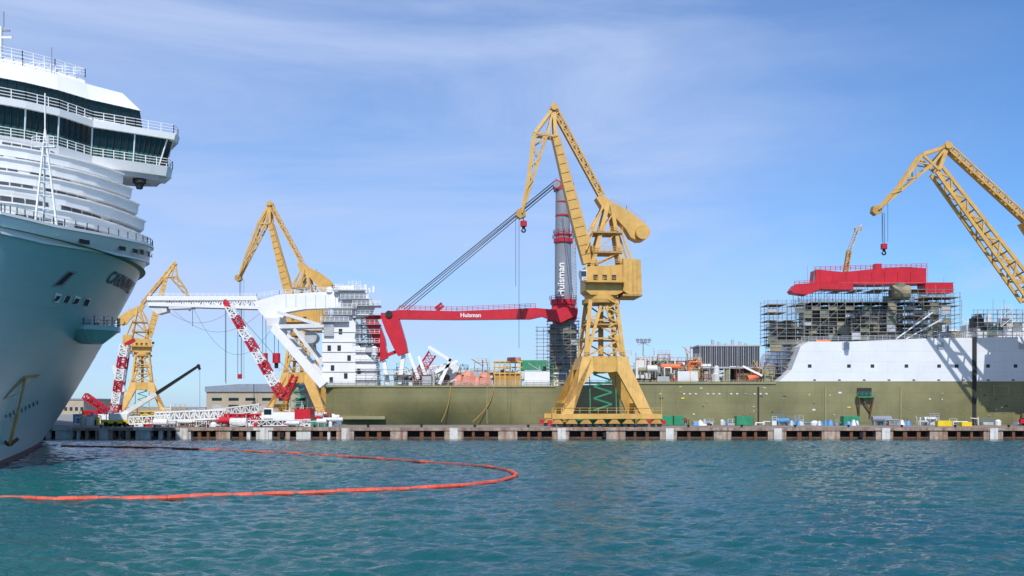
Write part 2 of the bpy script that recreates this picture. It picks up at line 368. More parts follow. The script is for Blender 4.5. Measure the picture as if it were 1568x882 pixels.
    plate(mb,[(a+tx,b_+ty) for a,b_ in pl],-1.5,1.5,'yellow')
    mb.tube(q(982+tx,357+ty,-2.6),q(982+tx,357+ty,2.6),1.65,'yellow',20)
    mb.rail([q(934+tx,311+ty,-1.4),q(958+tx,322+ty,-1.4),q(988+tx,345+ty,-1.4)],'yellow',.9,1.4,.06,2)
    mb.obj('counterweight_lever',g)
    mb=MB()
    ax=Vector((R[0]-Jf[0],R[1]-Jf[1])); nn=Vector((-ax.y,ax.x)).normalized()
    if nn.x<0: nn=-nn
    def jp(t,o): p=Vector(Jf)+ax*t+nn*o; return (p.x,p.y)
    poly=[jp(0,10),jp(0.35,9.5),jp(0.6,7.5),jp(1,4.8),jp(1.02,-4.5),jp(0.6,-7),jp(0.35,-8),jp(0,-7)]
    if J.get('truss'):
        n=12
        for y in(-1.5,1.5):
            for i in range(n):
                o0=12*(1-.5*i/n);o1=12*(1-.5*(i+1)/n)
                for sg in(-1,1): mb.beam(q(*jp(i/n,sg*o0),y),q(*jp((i+1)/n,sg*o1),y),.7,.5,'yellow')
                sg=1 if i%2 else -1
                mb.beam(q(*jp(i/n,sg*o0),y),q(*jp((i+1)/n,-sg*o1),y),.4,.35,'yellow')
                mb.beam(q(*jp(i/n,o0),-1.5),q(*jp(i/n,-o0),1.5),.3,.3,'yellow')
    else:
        plate(mb,poly,-1.3,1.3,'yellow')
        for i in range(1,14):
            t=i/14; mb.beam(q(*jp(t,-7.3+2.6*t),-1.36),q(*jp(t,8.8-3.6*t),-1.36),.12,.1,'yellowd')
        plate(mb,[jp(-.05,12),jp(.12,12),jp(.12,9),jp(-.05,9)],-2.6,2.6,'yellowd')
        mb.rail([q(*jp(.05,10),-1),q(*jp(.6,8),-1),q(*jp(1,5),-1)],'yellow',.9,1.6,.06,2)
    mb.obj('jib',g)
    mb=MB()
    mid=((Lp[0]*.42+R[0]*.58),(Lp[1]*.42+R[1]*.58)+2)
    for y in(-1.2,1.2):
        mb.beam(q(*A,y*.5),q(*Lp,y),.7,.6,'yellow'); mb.beam(q(*A,y*.5),q(*R,y),.8,.6,'yellow'); mb.beam(q(*Lp,y),q(*R,y),.5,.5,'yellow')
        mb.beam(q(*A,y*.5),q(*mid,y),.5,.4,'yellow')
        mb.beam(q(*Lp,y),q(*Fm,y*.9),.65,.5,'yellow'); mb.beam(q(*Fm,y*.9),q(*F,y*.5),.6,.5,'yellow')
        mb.beam(q(*mid,y),q(*F,y*.5),.5,.4,'yellow')
        n=7
        for i in range(n):
            t0=i/n; t1=(i+1)/n
            def e1(t):
                return q(Lp[0]+(F[0]-Lp[0])*t,Lp[1]+(F[1]-Lp[1])*t,y)
            def e2(t): return q(mid[0]+(F[0]-mid[0])*t,mid[1]+(F[1]-mid[1])*t,y)
            mb.beam(e1(t0) if i%2 else e2(t0), e2(t1) if i%2 else e1(t1),.24,.2,'yellow')
    plate(mb,[(F[0]-7,F[1]-6),(F[0]+4,F[1]-8),(F[0]+6,F[1]+4),(F[0]-3,F[1]+8),(F[0]-9,F[1]+3)],-.9,.9,'yellowd')
    mb.tube(q(A[0],A[1],-1.4),q(A[0],A[1],1.4),.8,'yellow',14); mb.beam(q(*A),q(A[0],A[1]-10),.2,.2,'yellow')
    for s_ in(-1,1): mb.beam(q(A[0]-8,A[1]+3,s_),q(A[0]+8,A[1]+3,s_),.25,.25,'yellow')
    mb.obj('fly_jib',g)
    mb=MB()
    mb.lattice(q(*A),q(*T),1.2,'yellow',14,.2,hy=1.8)
    mb.beam(q(A[0]+3,A[1]+9),q(T[0],T[1]+5),.6,.6,'yellow')
    mb.obj('tie_rod',g)
    mb=MB(); hk=J.get('hook',16); hx=J.get('hx',F[0]+3)
    for o in(-.5,.5):
        mb.tube(q(hx-1,F[1]+4,o),q(hx,F[1]+hk-4,o),.07,'rope',5)
    hz=F[1]+hk
    mb.tube(q(hx,hz-5),q(hx,hz+3),.75,'red',12); mb.tube(q(hx,hz+3),q(hx,hz+7),.35,'dark',8)
    hp=[q(hx+3*math.cos(t),hz+9+3*math.sin(t)) for t in [math.radians(a_) for a_ in(-90,-30,30,90,150,200)]]
    for a_,b_ in zip(hp[:-1],hp[1:]): mb.tube(a_,b_,.18,'dark',6)
    for e in J.get('ropes',[]):
        mb.tube(q(*e[0]),q(*e[1]),.05,'rope',4)
    mb.obj('hook_and_ropes',g)
    return g
crane(920,212,1,0.10,{'ropes':[((794,335),(794,534)),((789,335),(789,440))]})
crane(462,310,1,-0.12,{'F':(774,333),'Fm':(792,285),'L':(822,212),'hook':120,'ropes':[((778,335),(778,560)),((785,335),(785,560))]})
crane(218,436,-1,0.35,{'F':(776,285),'Fm':(790,250),'A':(823,168),'hook':20})
crane(1672,215,1,0.0,{'ush':-62,'A':(694,219),'L':(653,233),'R':(679,257),'F':(586,318),'Fm':(622,279),'T':(819,334),'J':(826,453),'truss':True,'hook':57,'hx':597,'ropes':[((594,314),(594,367)),((603,308),(603,367))]})

# ------------------------------------------------------------ generic details
def scaffold(mb,x0,x1,y0,y1,z0,z1,dx=2.2,dz=2.0,dens=.5,netp=0.0,r=.1,rg=rng):
    nx=max(1,int((x1-x0)/dx)); nz=max(1,int((z1-z0)/dz)); dx=(x1-x0)/nx; dz=(z1-z0)/nz
    rows=[y0,(y0+y1)/2,y1] if y1-y0>3 else [y0,y1]
    for y in rows:
        for i in range(nx+1):
            mb.beam((x0+i*dx,y,z0),(x0+i*dx,y,z1+rg.uniform(.2,1.6)),r,r,'scaf')
        for j in range(nz+1):
            z=z0+j*dz; mb.beam((x0-.4,y,z),(x1+.4,y,z),r,r,'scaf')
            mb.beam((x0-.4,y,z+dz*.5),(x1+.4,y,z+dz*.5),r*.7,r*.7,'scaf')
    for j in range(nz+1):
        for i in range(nx):
            if rg.random()<dens: mb.box(x0+i*dx,x0+(i+1)*dx,y0,y1,z0+j*dz-.06,z0+j*dz+.1,'plank')
            if j<nz and rg.random()<.3: mb.beam((x0+i*dx,y0-.05,z0+j*dz),(x0+(i+1)*dx,y0-.05,z0+(j+1)*dz),r*.8,r*.8,'scaf')
            if j<nz and rg.random()<netp: mb.box(x0+i*dx,x0+(i+1)*dx,y0+.1,y0+.14,z0+j*dz,z0+j*dz+dz*rg.choice([.5,.9]),rg.choice(['net','net','plank','lgrey']))
    for i in range(nx+1):
        for j in range(nz+1): mb.beam((x0+i*dx,y0,z0+j*dz),(x0+i*dx,y1,z0+j*dz),r,r,'scaf')
def clutter(mb,x0,x1,y0,y1,z,hmax,n,pal,rg):
    for _ in range(n):
        x=rg.uniform(x0,x1); y=rg.uniform(y0,y1); k=rg.choice(pal); t=rg.random(); h=hmax*rg.uniform(.25,1)
        if t<.28:
            w=rg.uniform(1,3.4); mb.box(x-w/2,x+w/2,y,y+rg.uniform(1,2.4),z,z+h*.6,k)
            if rg.random()<.5: mb.box(x-w/2+.3,x-w/2+.9,y-.03,y,z+.2,z+h*.4,'dark')
            mb.rail([(x-w/2,y,z+h*.6),(x+w/2,y,z+h*.6)],rg.choice(pal),1,.9,.06,2)
        elif t<.42:
            r=rg.uniform(.35,1.0); mb.tube((x,y,z),(x,y,z+h*.7),r,k,12); mb.tube((x,y,z+h*.7),(x,y,z+h*.7+r*.5),r,k,12,r2=r*.4)
        elif t<.55:
            r=rg.uniform(.4,.9); l=rg.uniform(2,5); zz=z+h*.4+r; mb.tube((x,y,zz),(x+l,y,zz),r,k,12)
            for e in(.4,l-.4): mb.box(x+e-.15,x+e+.15,y-.5,y+.5,z,zz,'grey')
        elif t<.72:
            pts=[Vector((x,y,z)),Vector((x,y,z+h*.7)),Vector((x+rg.uniform(1,4),y,z+h*.7)),Vector((x+rg.uniform(1,4),y,z+h*.3))]
            pts[3].x=pts[2].x
            for a,b in zip(pts[:-1],pts[1:]): mb.tube(a,b,rg.uniform(.1,.22),k,8)
        elif t<.88:
            w=rg.uniform(1.4,4)
            for xx in(x,x+w):
                for yy in(y,y+1.5): mb.beam((xx,yy,z),(xx,yy,z+h),.14,.14,k)
            nl=max(1,int(h/1.8))
            for j in range(1,nl+1):
                zz=z+h*j/nl; mb.box(x,x+w,y,y+1.5,zz-.08,zz,k); mb.beam((x,y,zz-h/nl),(x+w,y,zz),.1,.1,k)
            mb.rail([(x,y,z+h),(x+w,y,z+h)],k,1,.9,.06,2)
        else:
            mb.tube((x,y,z),(x,y,z+h*1.15),.12,k,6); mb.beam((x,y,z+h*.9),(x+rg.uniform(-3,3),y,z+h*rg.uniform(.9,1.4)),.16,.16,k)

# ------------------------------------------------------------ olive ship
ship=group('crane_vessel'); D=235
mb=MB()
def sx(px): return X(px,D)
def sz(py): return Z(py,D)
st=[]
for i in range(0,90):
    t=i/89; x=sx(497)+(sx(1760)-sx(497))*t
    st.append(x)
def hull_side(x,z):
    t=(x-sx(497)); y=D
    tuck=max(0,1-abs(t-26)/24)
    y+=tuck**.7*3.4*max(0,(1-(z-1.5)/7.0))**1.4
    if t<3: y+=(1-t/3)**2*1.6
    return y
def topz(x):
    px=x/(K*D)+784
    if px<850: return sz(591)
    if px<1000: return sz(591)+(px-850)/150*(sz(587)-sz(591))
    return sz(584)
zs=[-1.5,0,1.5,2.5,3.5,4.5,5.5,6.5,7.5,8.5,9.5]
vs=[];fs=[];nz=len(zs)+1
for x in st:
    for z in zs: vs.append((x,hull_side(x,z),z))
    vs.append((x,hull_side(x,12),topz(x)))
for i in range(len(st)-1):
    for j in range(nz-1):
        a=i*nz+j; fs.append((a,a+nz,a+nz+1,a+1))
mb.add(vs,fs,'olive')
hull=mb.obj('hull_side',ship,smooth=True)
mb=MB()
mb.add([(sx(497),D+1.6,-1.5),(sx(497),D+38,-1.5),(sx(497),D+38,sz(591)),(sx(497),D+1.6,sz(591))],[(0,1,2,3)],'olive')
mb.add([(sx(497),D+.05,sz(591)-.25),(sx(1760),D+.05,sz(591)-.25),(sx(1760),D+38,sz(591)-.25),(sx(497),D+38,sz(591)-.25)],[(0,1,2,3)],'olive2')
mb.add([(sx(497),D+38,-1.5),(sx(1760),D+38,-1.5),(sx(1760),D+38,13),(sx(497),D+38,13)],[(0,1,2,3)],'olive')
mb.box(sx(500),sx(850),D-.25,D+.2,sz(591)-.3,sz(591)+.12,'olive2')
mb.box(sx(850),sx(1188),D-.3,D+.2,sz(586)-.3,sz(586)+.1,'olive2')
for px,k,w in((1160,'dark',.35),(1263,'olive2',.3),(1012,'olive2',.25),(1378,'olive2',.3),(745,'olive2',.2)):
    mb.box(sx(px),sx(px)+w,D-.22,D-.02,2.5,sz(590)-.4,k)
mb.box(sx(1489),sx(1494),D-.4,D-.1,0,sz(518),'dark')
mb.box(sx(1310),sx(1336),D-1.6,D-.1,sz(609),sz(607),'green'); mb.box(sx(1312),sx(1334),D-.25,D-.1,sz(606),sz(594),'dark')
mb.rail([(sx(1310),D-1.6,sz(607)),(sx(1336),D-1.6,sz(607))],'green',1.1,1,.07)
for px in(1312,1334): mb.beam((sx(px),D-1.5,sz(608)),(sx(px+(-3 if px>1320 else 3)),D-.1,sz(640)),.35,.35,'rust')
mb.beam((sx(1318),D-.6,sz(610)),(sx(1332),D-.6,sz(630)),.3,.3,'rust')
mb.box(sx(1520),sx(1545),D-.16,D-.05,sz(605),sz(590),'olive2')
mb.box(sx(1522),sx(1543),D-.2,D-.1,sz(604),sz(591),'olive')
mb.box(sx(503),sx(590),D-.5,D+.6,sz(642),sz(637),'olive2')
for px,ex in((690,-14),(756,-32),(870,-10)):
    pts=[Vector((sx(px+ex*t*t),D-.5,sz(592)+(sz(646)-sz(592))*t)) for t in [i/8 for i in range(9)]]
    for a,b in zip(pts[:-1],pts[1:]): mb.tube(a,b,.11,'yellowd',6)
for px in range(1010,1180,9): mb.box(sx(px),sx(px)+.5,D-.12,D-.03,sz(604),sz(602),'white2') if rng.random()<.6 else None
for _ in range(50):
    px=rng.uniform(1010,1560); py=rng.uniform(592,640); mb.box(sx(px),sx(px)+rng.uniform(.2,.9),D-.1,D-.03,sz(py),sz(py)+rng.uniform(.12,.4),rng.choice(['olive2','olive2','olive2','white2','rust','yel','dark']))
mb.rail([(sx(500),D+.5,sz(591)),(sx(1190),D+.5,sz(589))],'lgrey',1.2,1.8,.07)
mb.obj('hull_fittings',ship)
mb=MB()
poly=[(sx(1193),sz(584)),(sx(1760),sz(584)),(sx(1760),sz(512)),(sx(1490),sz(517)),(sx(1420),sz(518)),(sx(1300),sz(523)),(sx(1238),sz(523)),(sx(1226),sz(530)),(sx(1212),sz(566))]
mb.prism(poly,D-.06,D+36,'shipwhite')
for px in(1237,1297,1333,1385,1435,1462,1510,1552): mb.box(sx(px),sx(px)+.9,D-.1,D+.3,sz(563),sz(558),'dark')
for px in range(1245,1640,38): mb.box(sx(px),sx(px)+.7,D-.1,D+.3,sz(583),sz(581),'dark')
for px in(1290,1435,1560): mb.box(sx(px),sx(px)+1.6,D-.3,D+.3,sz(534),sz(524),'lgrey'); 
mb.rail([(sx(1228),D+.4,sz(523)),(sx(1420),D+.4,sz(519)),(sx(1760),D+.4,sz(512))],'lgrey',1.2,1.8,.08)
mb.box(sx(1488.5),sx(1494.5),D-.42,D+.05,sz(584),sz(516),'dark')
mb.obj('forward_house',ship)
zd=sz(591); rg=random.Random(21)
mb=MB()
clutter(mb,sx(600),sx(850),D+2,D+20,zd,6.5,110,['white2','white2','red','grey','green','salmon','yellow','lgrey','lgrey','rust','orange','olive2'],rg)
mb.box(sx(757),sx(798),D+3,D+9,zd,sz(570),'yellowd')
for i in range(6): mb.beam((sx(757+i*8),D+2.8,zd),(sx(757+i*8),D+2.8,sz(553)),.3,.3,'yellow')
for py in(553,562,571): mb.beam((sx(755),D+2.8,sz(py)),(sx(800),D+2.8,sz(py)),.35,.35,'yellow')
mb.box(sx(755),sx(800),D+3,D+8,sz(554),sz(552),'yellow')
mb.box(sx(803),sx(842),D+1,D+3.5,zd,sz(569),'white'); mb.box(sx(798),sx(838),D+5,D+10,sz(566),sz(550),'green')
mb.box(sx(803),sx(830),D+4,D+9,sz(580),sz(566),'lgrey')
mb.tube((sx(787),D+5,sz(552)),(sx(787),D+5,sz(546)),1.8,'salmon',14)
for cx_,r_,h_ in((702,1.7,574),(716,2.3,568),(729,1.5,577),(742,2.0,570)):
    mb.tube((sx(cx_),D+3,zd),(sx(cx_),D+3,sz(h_+8)),r_,'salmon',7,r2=r_*.9); mb.tube((sx(cx_),D+3,sz(h_+8)),(sx(cx_)+.4,D+3,sz(h_)),r_*.9,'salmon',7,r2=r_*.4)
for a,b in(((640,545),(655,588)),((625,540),(640,580)),((690,548),(672,588)),((700,552),(665,570)),((655,530),(690,552))):
    mb.beam((sx(a[0]),D+2,sz(a[1])),(sx(b[0]),D+2,sz(b[1])),.8,.7,'white')
mb.lattice((sx(630),D+4,sz(585)),(sx(660),D+4,sz(540)),2,'red',8,.15)
mb.lattice((sx(600),D+4,sz(574)),(sx(690),D+4,sz(560)),1.6,'white',12,.14)
mb.prism([(sx(660),sz(575)),(sx(690),sz(553)),(sx(702),sz(560)),(sx(694),sz(583)),(sx(668),sz(588))],D+5,D+8,'white2')
scaffold(mb,sx(545),sx(660),D+1,D+3.5,zd,sz(574),2.2,1.5,.7,.2)
mb.obj('aft_deck_equipment',ship)
mb=MB()
clutter(mb,sx(975),sx(1225),D+2,D+24,sz(587),6.5,150,['white2','lgrey','grey','rust','orange','olive2','white2','yellow','net','plank'],rg)
clutter(mb,sx(980),sx(1080),D+4,D+24,sz(578),8.0,60,['white2','lgrey','grey','orange','olive2','white2'],rg)
scaffold(mb,sx(985),sx(1080),D+10,D+13,sz(587),sz(550),2.4,1.8,.5,.25)
mb.box(sx(1062),sx(1078),D+8,D+11,sz(560),sz(549),'orange'); mb.box(sx(1040),sx(1072),D+2,D+5,sz(585),sz(568),'white2')
mb.box(sx(1012),sx(1038),D+6,D+9,sz(572),sz(560),'lgrey')
for px in(996,1004,1020,1030,1043): mb.tube((sx(px),D+9,sz(560)),(sx(px),D+9,sz(541)),.25,'white2',8)
mb.obj('midship_deck_equipment',ship)
mb=MB()
mb.box(sx(1082),sx(1176),D+8,D+18,sz(560),sz(527),'black')
for i in range(34):
    px=1081+i*2.85; mb.box(sx(px),sx(px)+.16,D+7.7,D+8,sz(561),sz(526),'grey' if i%3 else 'lgrey')
for py in(526,561): mb.box(sx(1079),sx(1178),D+7.6,D+18.4,sz(py)-.2,sz(py)+.2,'lgrey')
for i,px in enumerate((1107,1117,1128,1139,1151,1160)):
    mb.tube((sx(px),D+12,sz(527)),(sx(px),D+12,sz(515+(i%3)*3)),.42,'lgrey',8)
mb.box(sx(1080),sx(1100),D+9,D+17,sz(587),sz(561),'grey'); mb.box(sx(1140),sx(1178),D+9,D+17,sz(587),sz(561),'rust')
mb.tube((sx(1150),D+3,sz(580)),(sx(1168),D+3,sz(574)),1.0,'orange',12); mb.beam((sx(1140),D+2,sz(560)),(sx(1170),D+2,sz(575)),.5,.5,'white')
mb.obj('engine_room_vents',ship)
mb=MB(); r8=random.Random(5); E=D+6
ex=lambda px:X(px,E); ez=lambda py:Z(py,E)
scaffold(mb,ex(1176),ex(1232),E,E+7,ez(527),ez(466),2.2,1.9,.75,.25,.11,r8)
scaffold(mb,ex(1176),ex(1228),E-2,E+2,ez(584),ez(527),2.2,1.9,.6,.2,.1,r8)
scaffold(mb,ex(1232),ex(1440),E+1,E+8,ez(522),ez(462),2.1,1.8,.8,.34,.11,r8)
scaffold(mb,ex(1300),ex(1420),E-2,E+1,ez(521),ez(485),2.1,1.7,.7,.15,.11,r8)
scaffold(mb,ex(1236),ex(1468),E+3,E+12,ez(462),ez(441),2.3,1.8,.7,.28,.11,r8)
scaffold(mb,ex(1400),ex(1470),E,E+6,ez(520),ez(455),2.3,1.9,.5,.12,.11,r8)
scaffold(mb,ex(1180),ex(1330),E+2,E+4,ez(530),ez(500),2.1,1.5,.8,.3,.11,r8)
mb.box(ex(1245),ex(1395),E+5,E+12,ez(518),ez(466),'net'); mb.box(ex(1190),ex(1228),E+4,E+7,ez(520),ez(490),'grey')
mb.obj('scaffolding',ship)
mb=MB()
mb.prism([(ex(1256),ez(430)),(ex(1258),ez(409)),(ex(1300),ez(413)),(ex(1350),ez(408)),(ex(1392),ez(405)),(ex(1429),ez(407)),(ex(1429),ez(431)),(ex(1340),ez(433))],E+4,E+9,'red')
mb.prism([(ex(1215),ez(443)),(ex(1222),ez(434)),(ex(1262),ez(430)),(ex(1310),ez(432)),(ex(1312),ez(442)),(ex(1260),ez(441)),(ex(1240),ez(450)),(ex(1218),ez(447))],E+2,E+6,'red')
mb.box(ex(1425),ex(1468),E+3,E+8,ez(446),ez(430),'red'); mb.box(ex(1352),ex(1362),E+5,E+7,ez(409),ez(399),'red')
mb.tube((ex(1372),E+3,ez(446)),(ex(1398),E+3,ez(446)),2.0,'plank',14); mb.tube((ex(1384),E+3,ez(443)),(ex(1384),E+3,ez(432)),1.6,'net',12)
mb.rail([(ex(1256),E+4,ez(412)),(ex(1429),E+4,ez(407))],'red',1.2,1.3,.09)
mb.rail([(ex(1220),E+2,ez(436)),(ex(1310),E+2,ez(432))],'red',1.2,1.3,.09)
for i in range(8): mb.box(ex(1264+i*20),ex(1265+i*20),E+3.85,E+4,ez(429),ez(413),'red')
mb.beam((ex(1430),E+6,ez(431)),(ex(1470),E+6,ez(440)),.8,.8,'red')
for px in(1256,1246,1434,1459,1470): mb.tube((ex(px),E+5,ez(432)),(ex(px),E+5,ez(402 if px<1300 else 392+ (px-1430))),.09,'lgrey',5)
mb.lattice((ex(1307),E+6,ez(414)),(ex(1313),E+6,ez(378)),.9,'yellowd',5,.18); mb.lattice((ex(1313),E+6,ez(378)),(ex(1327),E+6,ez(342)),.7,'lgrey',5,.16)
mb.beam((ex(1322),E+6,ez(345)),(ex(1332),E+6,ez(343)),.9,.7,'yellowd'); mb.tube((ex(1325),E+6,ez(348)),(ex(1333),E+6,ez(338)),.3,'lgrey')
mb.obj('red_topside_frame',ship)
mb=MB()
clutter(mb,ex(1395),ex(1640),E,E+20,ez(519),6.5,60,['white2','lgrey','white2','grey','olive2','white2','plank'],r8)
clutter(mb,ex(1500),ex(1640),E,E+10,ez(500),5,22,['white2','lgrey','grey','black'],r8)
mb.box(ex(1505),ex(1640),E+3,E+12,ez(520),ez(493),'white2'); mb.box(ex(1510),ex(1545),E+2.8,E+3,ez(505),ez(497),'glass')
scaffold(mb,ex(1500),ex(1620),E+1,E+3,ez(519),ez(480),2.4,1.9,.3,.05,.1,r8)
for px in(1487,1536,1553): mb.tube((ex(px),E+5,ez(495)),(ex(px),E+5,ez(455)),.1,'lgrey',5)
mb.tube((ex(1243),E-3,ez(527)),(ex(1264),E-3,ez(527)),.95,'orange',12)
mb.beam((ex(1365),E-3,ez(520)),(ex(1420),E-3,ez(480)),.3,.3,'white2'); mb.beam((ex(1380),E-3,ez(520)),(ex(1440),E-3,ez(487)),.3,.3,'white2')
mb.obj('forward_deck_equipment',ship)
# mast crane
mg=MB(); W_=D+8; mx_=lambda px:X(px,W_); mz=lambda py:Z(py,W_)
mg.tube((mx_(863),W_,zd),(mx_(863),W_,mz(500)),3.4,'grey',28,r2=2.9)
mg.tube((mx_(863),W_,mz(500)),(mx_(863),W_,mz(467)),2.9,'grey',28)
mg.tube((mx_(863),W_,mz(467)),(mx_(862),W_,mz(372)),2.3,'grey',28,r2=2.1)
mg.tube((mx_(862),W_,mz(372)),(mx_(861),W_,mz(292)),2.0,'grey',28,r2=1.75)
for py,r,h in((467,3.3,1.2),(474,3.0,1.5),(492,3.2,.6),(372,2.5,1.0),(361,2.3,.35),(332,2.1,.4),(311,2.0,.3)):
    mg.tube((mx_(862.5),W_,mz(py)),(mx_(862.5),W_,mz(py)+h),r,'red',28)
    if r>2.25: mg.rail([(mx_(862.5)+ (r+.3)*math.cos(a*math.pi/6),W_+(r+.3)*math.sin(a*math.pi/6),mz(py)+h) for a in range(13)],'red',1.0,1.5,.07,2)
mg.prism([(mx_(848),mz(292)),(mx_(874),mz(292)),(mx_(874),mz(277)),(mx_(868),mz(274)),(mx_(858),mz(280)),(mx_(850),mz(276))],W_-1.8,W_+1.8,'red')
mg.tube((mx_(852),W_-2,mz(285)),(mx_(852),W_+2,mz(285)),.9,'grey',16)
mg.tube((mx_(870),W_,mz(278)),(mx_(870),W_,mz(262)),.1,'lgrey',5)
mg.lattice((mx_(881),W_,mz(470)),(mx_(877),W_,mz(290)),.9,'lgrey',60,.08)
mg.prism([(mx_(838),mz(492)),(mx_(882),mz(490)),(mx_(884),mz(476)),(mx_(870),mz(470)),(mx_(850),mz(470)),(mx_(838),mz(478))],W_-3.2,W_+2,'red')
mg.obj('mast',ship,False)
mg=MB()
by0=W_-5
bb=lambda px,py,o=0:(X(px,by0),by0+o,Z(py,by0))
poly=[(592,478),(612,475),(700,477),(820,472),(850,475),(862,471),(884,472),(884,482),(858,495),(830,485),(812,489),(700,490),(610,489),(598,487)]
mg.prism([(X(a,by0),Z(b_,by0)) for a,b_ in poly],by0-1.1,by0+1.1,'red')
mg.rail([bb(612,475,-1),bb(700,477,-1),bb(820,472,-1)],'red',1.1,1.3,.09)
mg.lattice(bb(668,474),bb(678,466),1,'red',3,.2); 
for i in range(22): mg.box(X(620+i*9,by0),X(620+i*9,by0)+.12,by0-1.16,by0-1.1,Z(489.5,by0),Z(477,by0),'red')
poly=[(584,480),(604,479),(612,490),(622,524),(625,540),(610,545),(602,530),(592,508),(586,492)]
mg.prism([(X(a,by0),Z(b_,by0)) for a,b_ in poly],by0-1.6,by0+1.2,'red')
poly=[(560,486),(574,482),(582,498),(590,520),(594,548),(582,553),(574,540),(572,520),(564,500)]
mg.prism([(X(a,by0),Z(b_,by0)) for a,b_ in poly],by0-1.2,by0+1.4,'red')
mg.beam(bb(574,487),bb(596,484),.8,1.6,'red'); mg.beam(bb(590,545),bb(615,535),.8,1.2,'red')
mg.tube(bb(597,482,-2),bb(597,482,2),.9,'dark',14)
mg.beam(bb(618,543),bb(612,588),1,1,'white'); mg.beam(bb(588,552),bb(594,588),1,1,'white')
mg.obj('mast_crane_boom',ship)
mg=MB()
for i,(a,b_) in enumerate((((849,279),(611,472)),((851,281),(615,472)),((849,283),(619,474)),((851,285),(623,475)),((848,278),(607,474)))):
    mg.tube((mx_(a[0]),W_-1.6+i*.5,mz(a[1])),(X(b_[0],by0),by0-.8+i*.3,Z(b_[1],by0)),.12,'rope',6)
mg.tube((mx_(860),W_-3,mz(330)),bb(880,470),.08,'rope',5)
mg.obj('luffing_ropes',ship)
text('mast_lettering','Huisman',2.5,textM((mx_(858.5),W_-2.6,mz(430)),(0,0,1),(-1,0,0)),'white',ship,.05)
text('boom_lettering','Huisman',1.5,textM((X(721,by0),by0-1.2,Z(483.5,by0)),(1,0,0),(0,0,1)),'white',ship)
mg=MB(); scaffold(mg,mx_(838),mx_(884),W_-4.5,W_-3,mz(566),mz(494),1.9,1.4,.8,.25,.09,rg); scaffold(mg,mx_(822),mx_(842),W_-3,W_-1,mz(566),mz(508),1.6,1.7,.4,.0,.09,rg)
mg.box(mx_(842),mx_(882),W_-2.8,W_+3,mz(566),mz(498),'grey')
mg.box(mx_(842),mx_(882),W_-3,W_+3,zd,mz(566),'white2')
mg.obj('mast_scaffolding',ship)
# ---- white stern crane
cgm=MB(); C_=D+4; cx=lambda px:X(px,C_); cz=lambda py:Z(py,C_)
def cp(poly,y0,y1,k): cgm.prism([(cx(a),cz(b_)) for a,b_ in poly],C_+y0,C_+y1,k)
cp([(392,463),(430,452),(525,446),(532,452),(530,472),(470,474),(440,479),(428,500),(418,500),(405,484),(398,476)],-1.6,1.6,'white')
cgm.lattice((cx(396),C_,cz(464)),(cx(230),C_,cz(464)),2.2,'white',22,.3,w2=1.5,hy=3)
for y in(-1.5,1.5):
    cgm.beam((cx(396),C_+y,cz(458)),(cx(229),C_+y,cz(458)),1.0,.5,'white'); cgm.beam((cx(398),C_+y,cz(472)),(cx(231),C_+y,cz(467)),.8,.5,'white')
cp([(228,458),(258,457),(258,478),(244,482),(230,470)],-1.3,1.3,'white2')
cp([(262,468),(296,467),(296,473),(262,474)],-1.7,1.7,'white2')
cgm.rail([(cx(232),C_-1.6,cz(457)),(cx(396),C_-1.6,cz(457)),(cx(430),C_-1.6,cz(452)),(cx(525),C_-1.6,cz(446))],'white',1.1,1.5,.08)
for px in range(440,530,15): cgm.box(cx(px),cx(px)+.12,C_-1.66,C_-1.6,cz(472),cz(453),'lgrey')
cp([(497,494),(512,486),(540,486),(548,498),(546,520),(560,540),(578,556),(580,592),(497,592)],-3,4,'white')
cp([(520,447),(560,447),(568,458),(572,470),(566,486),(512,490),(512,474),(526,462)],-2.5,2.5,'white2')
cp([(500,494),(515,494),(515,516),(500,516)],-3.6,-3,'lgrey')
for y in(-3.2,3.2):
    cgm.beam((cx(424),C_+y,cz(503)),(cx(500),C_+y,cz(590)),2.0,1.2,'white',2.4,1.4)
    cgm.beam((cx(422),C_+y,cz(502)),(cx(510),C_+y,cz(500)),1.0,.8,'white2')
    cgm.beam((cx(430),C_+y,cz(480)),(cx(497),C_+y,cz(500)),.8,.7,'white2')
    cgm.beam((cx(455),C_+y,cz(505)),(cx(497),C_+y,cz(560)),.8,.7,'white2')
cgm.beam((cx(426),C_-3,cz(505)),(cx(426),C_+3,cz(505)),1,1,'white'); 
cp([(412,488),(434,488),(430,504),(414,500)],-3.4,3.4,'white2')
for px,py in((525,447),(512,474),(500,494),(548,470),(530,460),(505,484)):
    cgm.box(cx(px-4),cx(px+38),C_-4.2,C_-2.6,cz(py)-.15,cz(py)+.05,'lgrey'); cgm.rail([(cx(px-4),C_-4.2,cz(py)),(cx(px+38),C_-4.2,cz(py))],'white',1.1,1.1,.08)
cgm.lattice((cx(560),C_,cz(592)),(cx(560),C_,cz(462)),2.2,'white2',16,.18)
cgm.lattice((cx(575),C_+1,cz(592)),(cx(566),C_+1,cz(490)),1.8,'lgrey',12,.15)
for px in(516,529,541,561,573): cgm.tube((cx(px),C_-1,cz(449)),(cx(px),C_-1,cz(449)+rng.uniform(1,2.6)),.4,'white',8)
clutter(cgm,cx(506),cx(572),C_-2.2,C_+1,cz(449),2.2,10,['white','white2','lgrey'],rg)
clutter(cgm,cx(546),cx(580),C_-3.2,C_-1,cz(545),5,8,['white','white2','lgrey'],rg)
for py in(510,525,540,555,570): cgm.box(cx(497),cx(560),C_-3.15,C_-3,cz(py)-.06,cz(py)+.06,'lgrey')
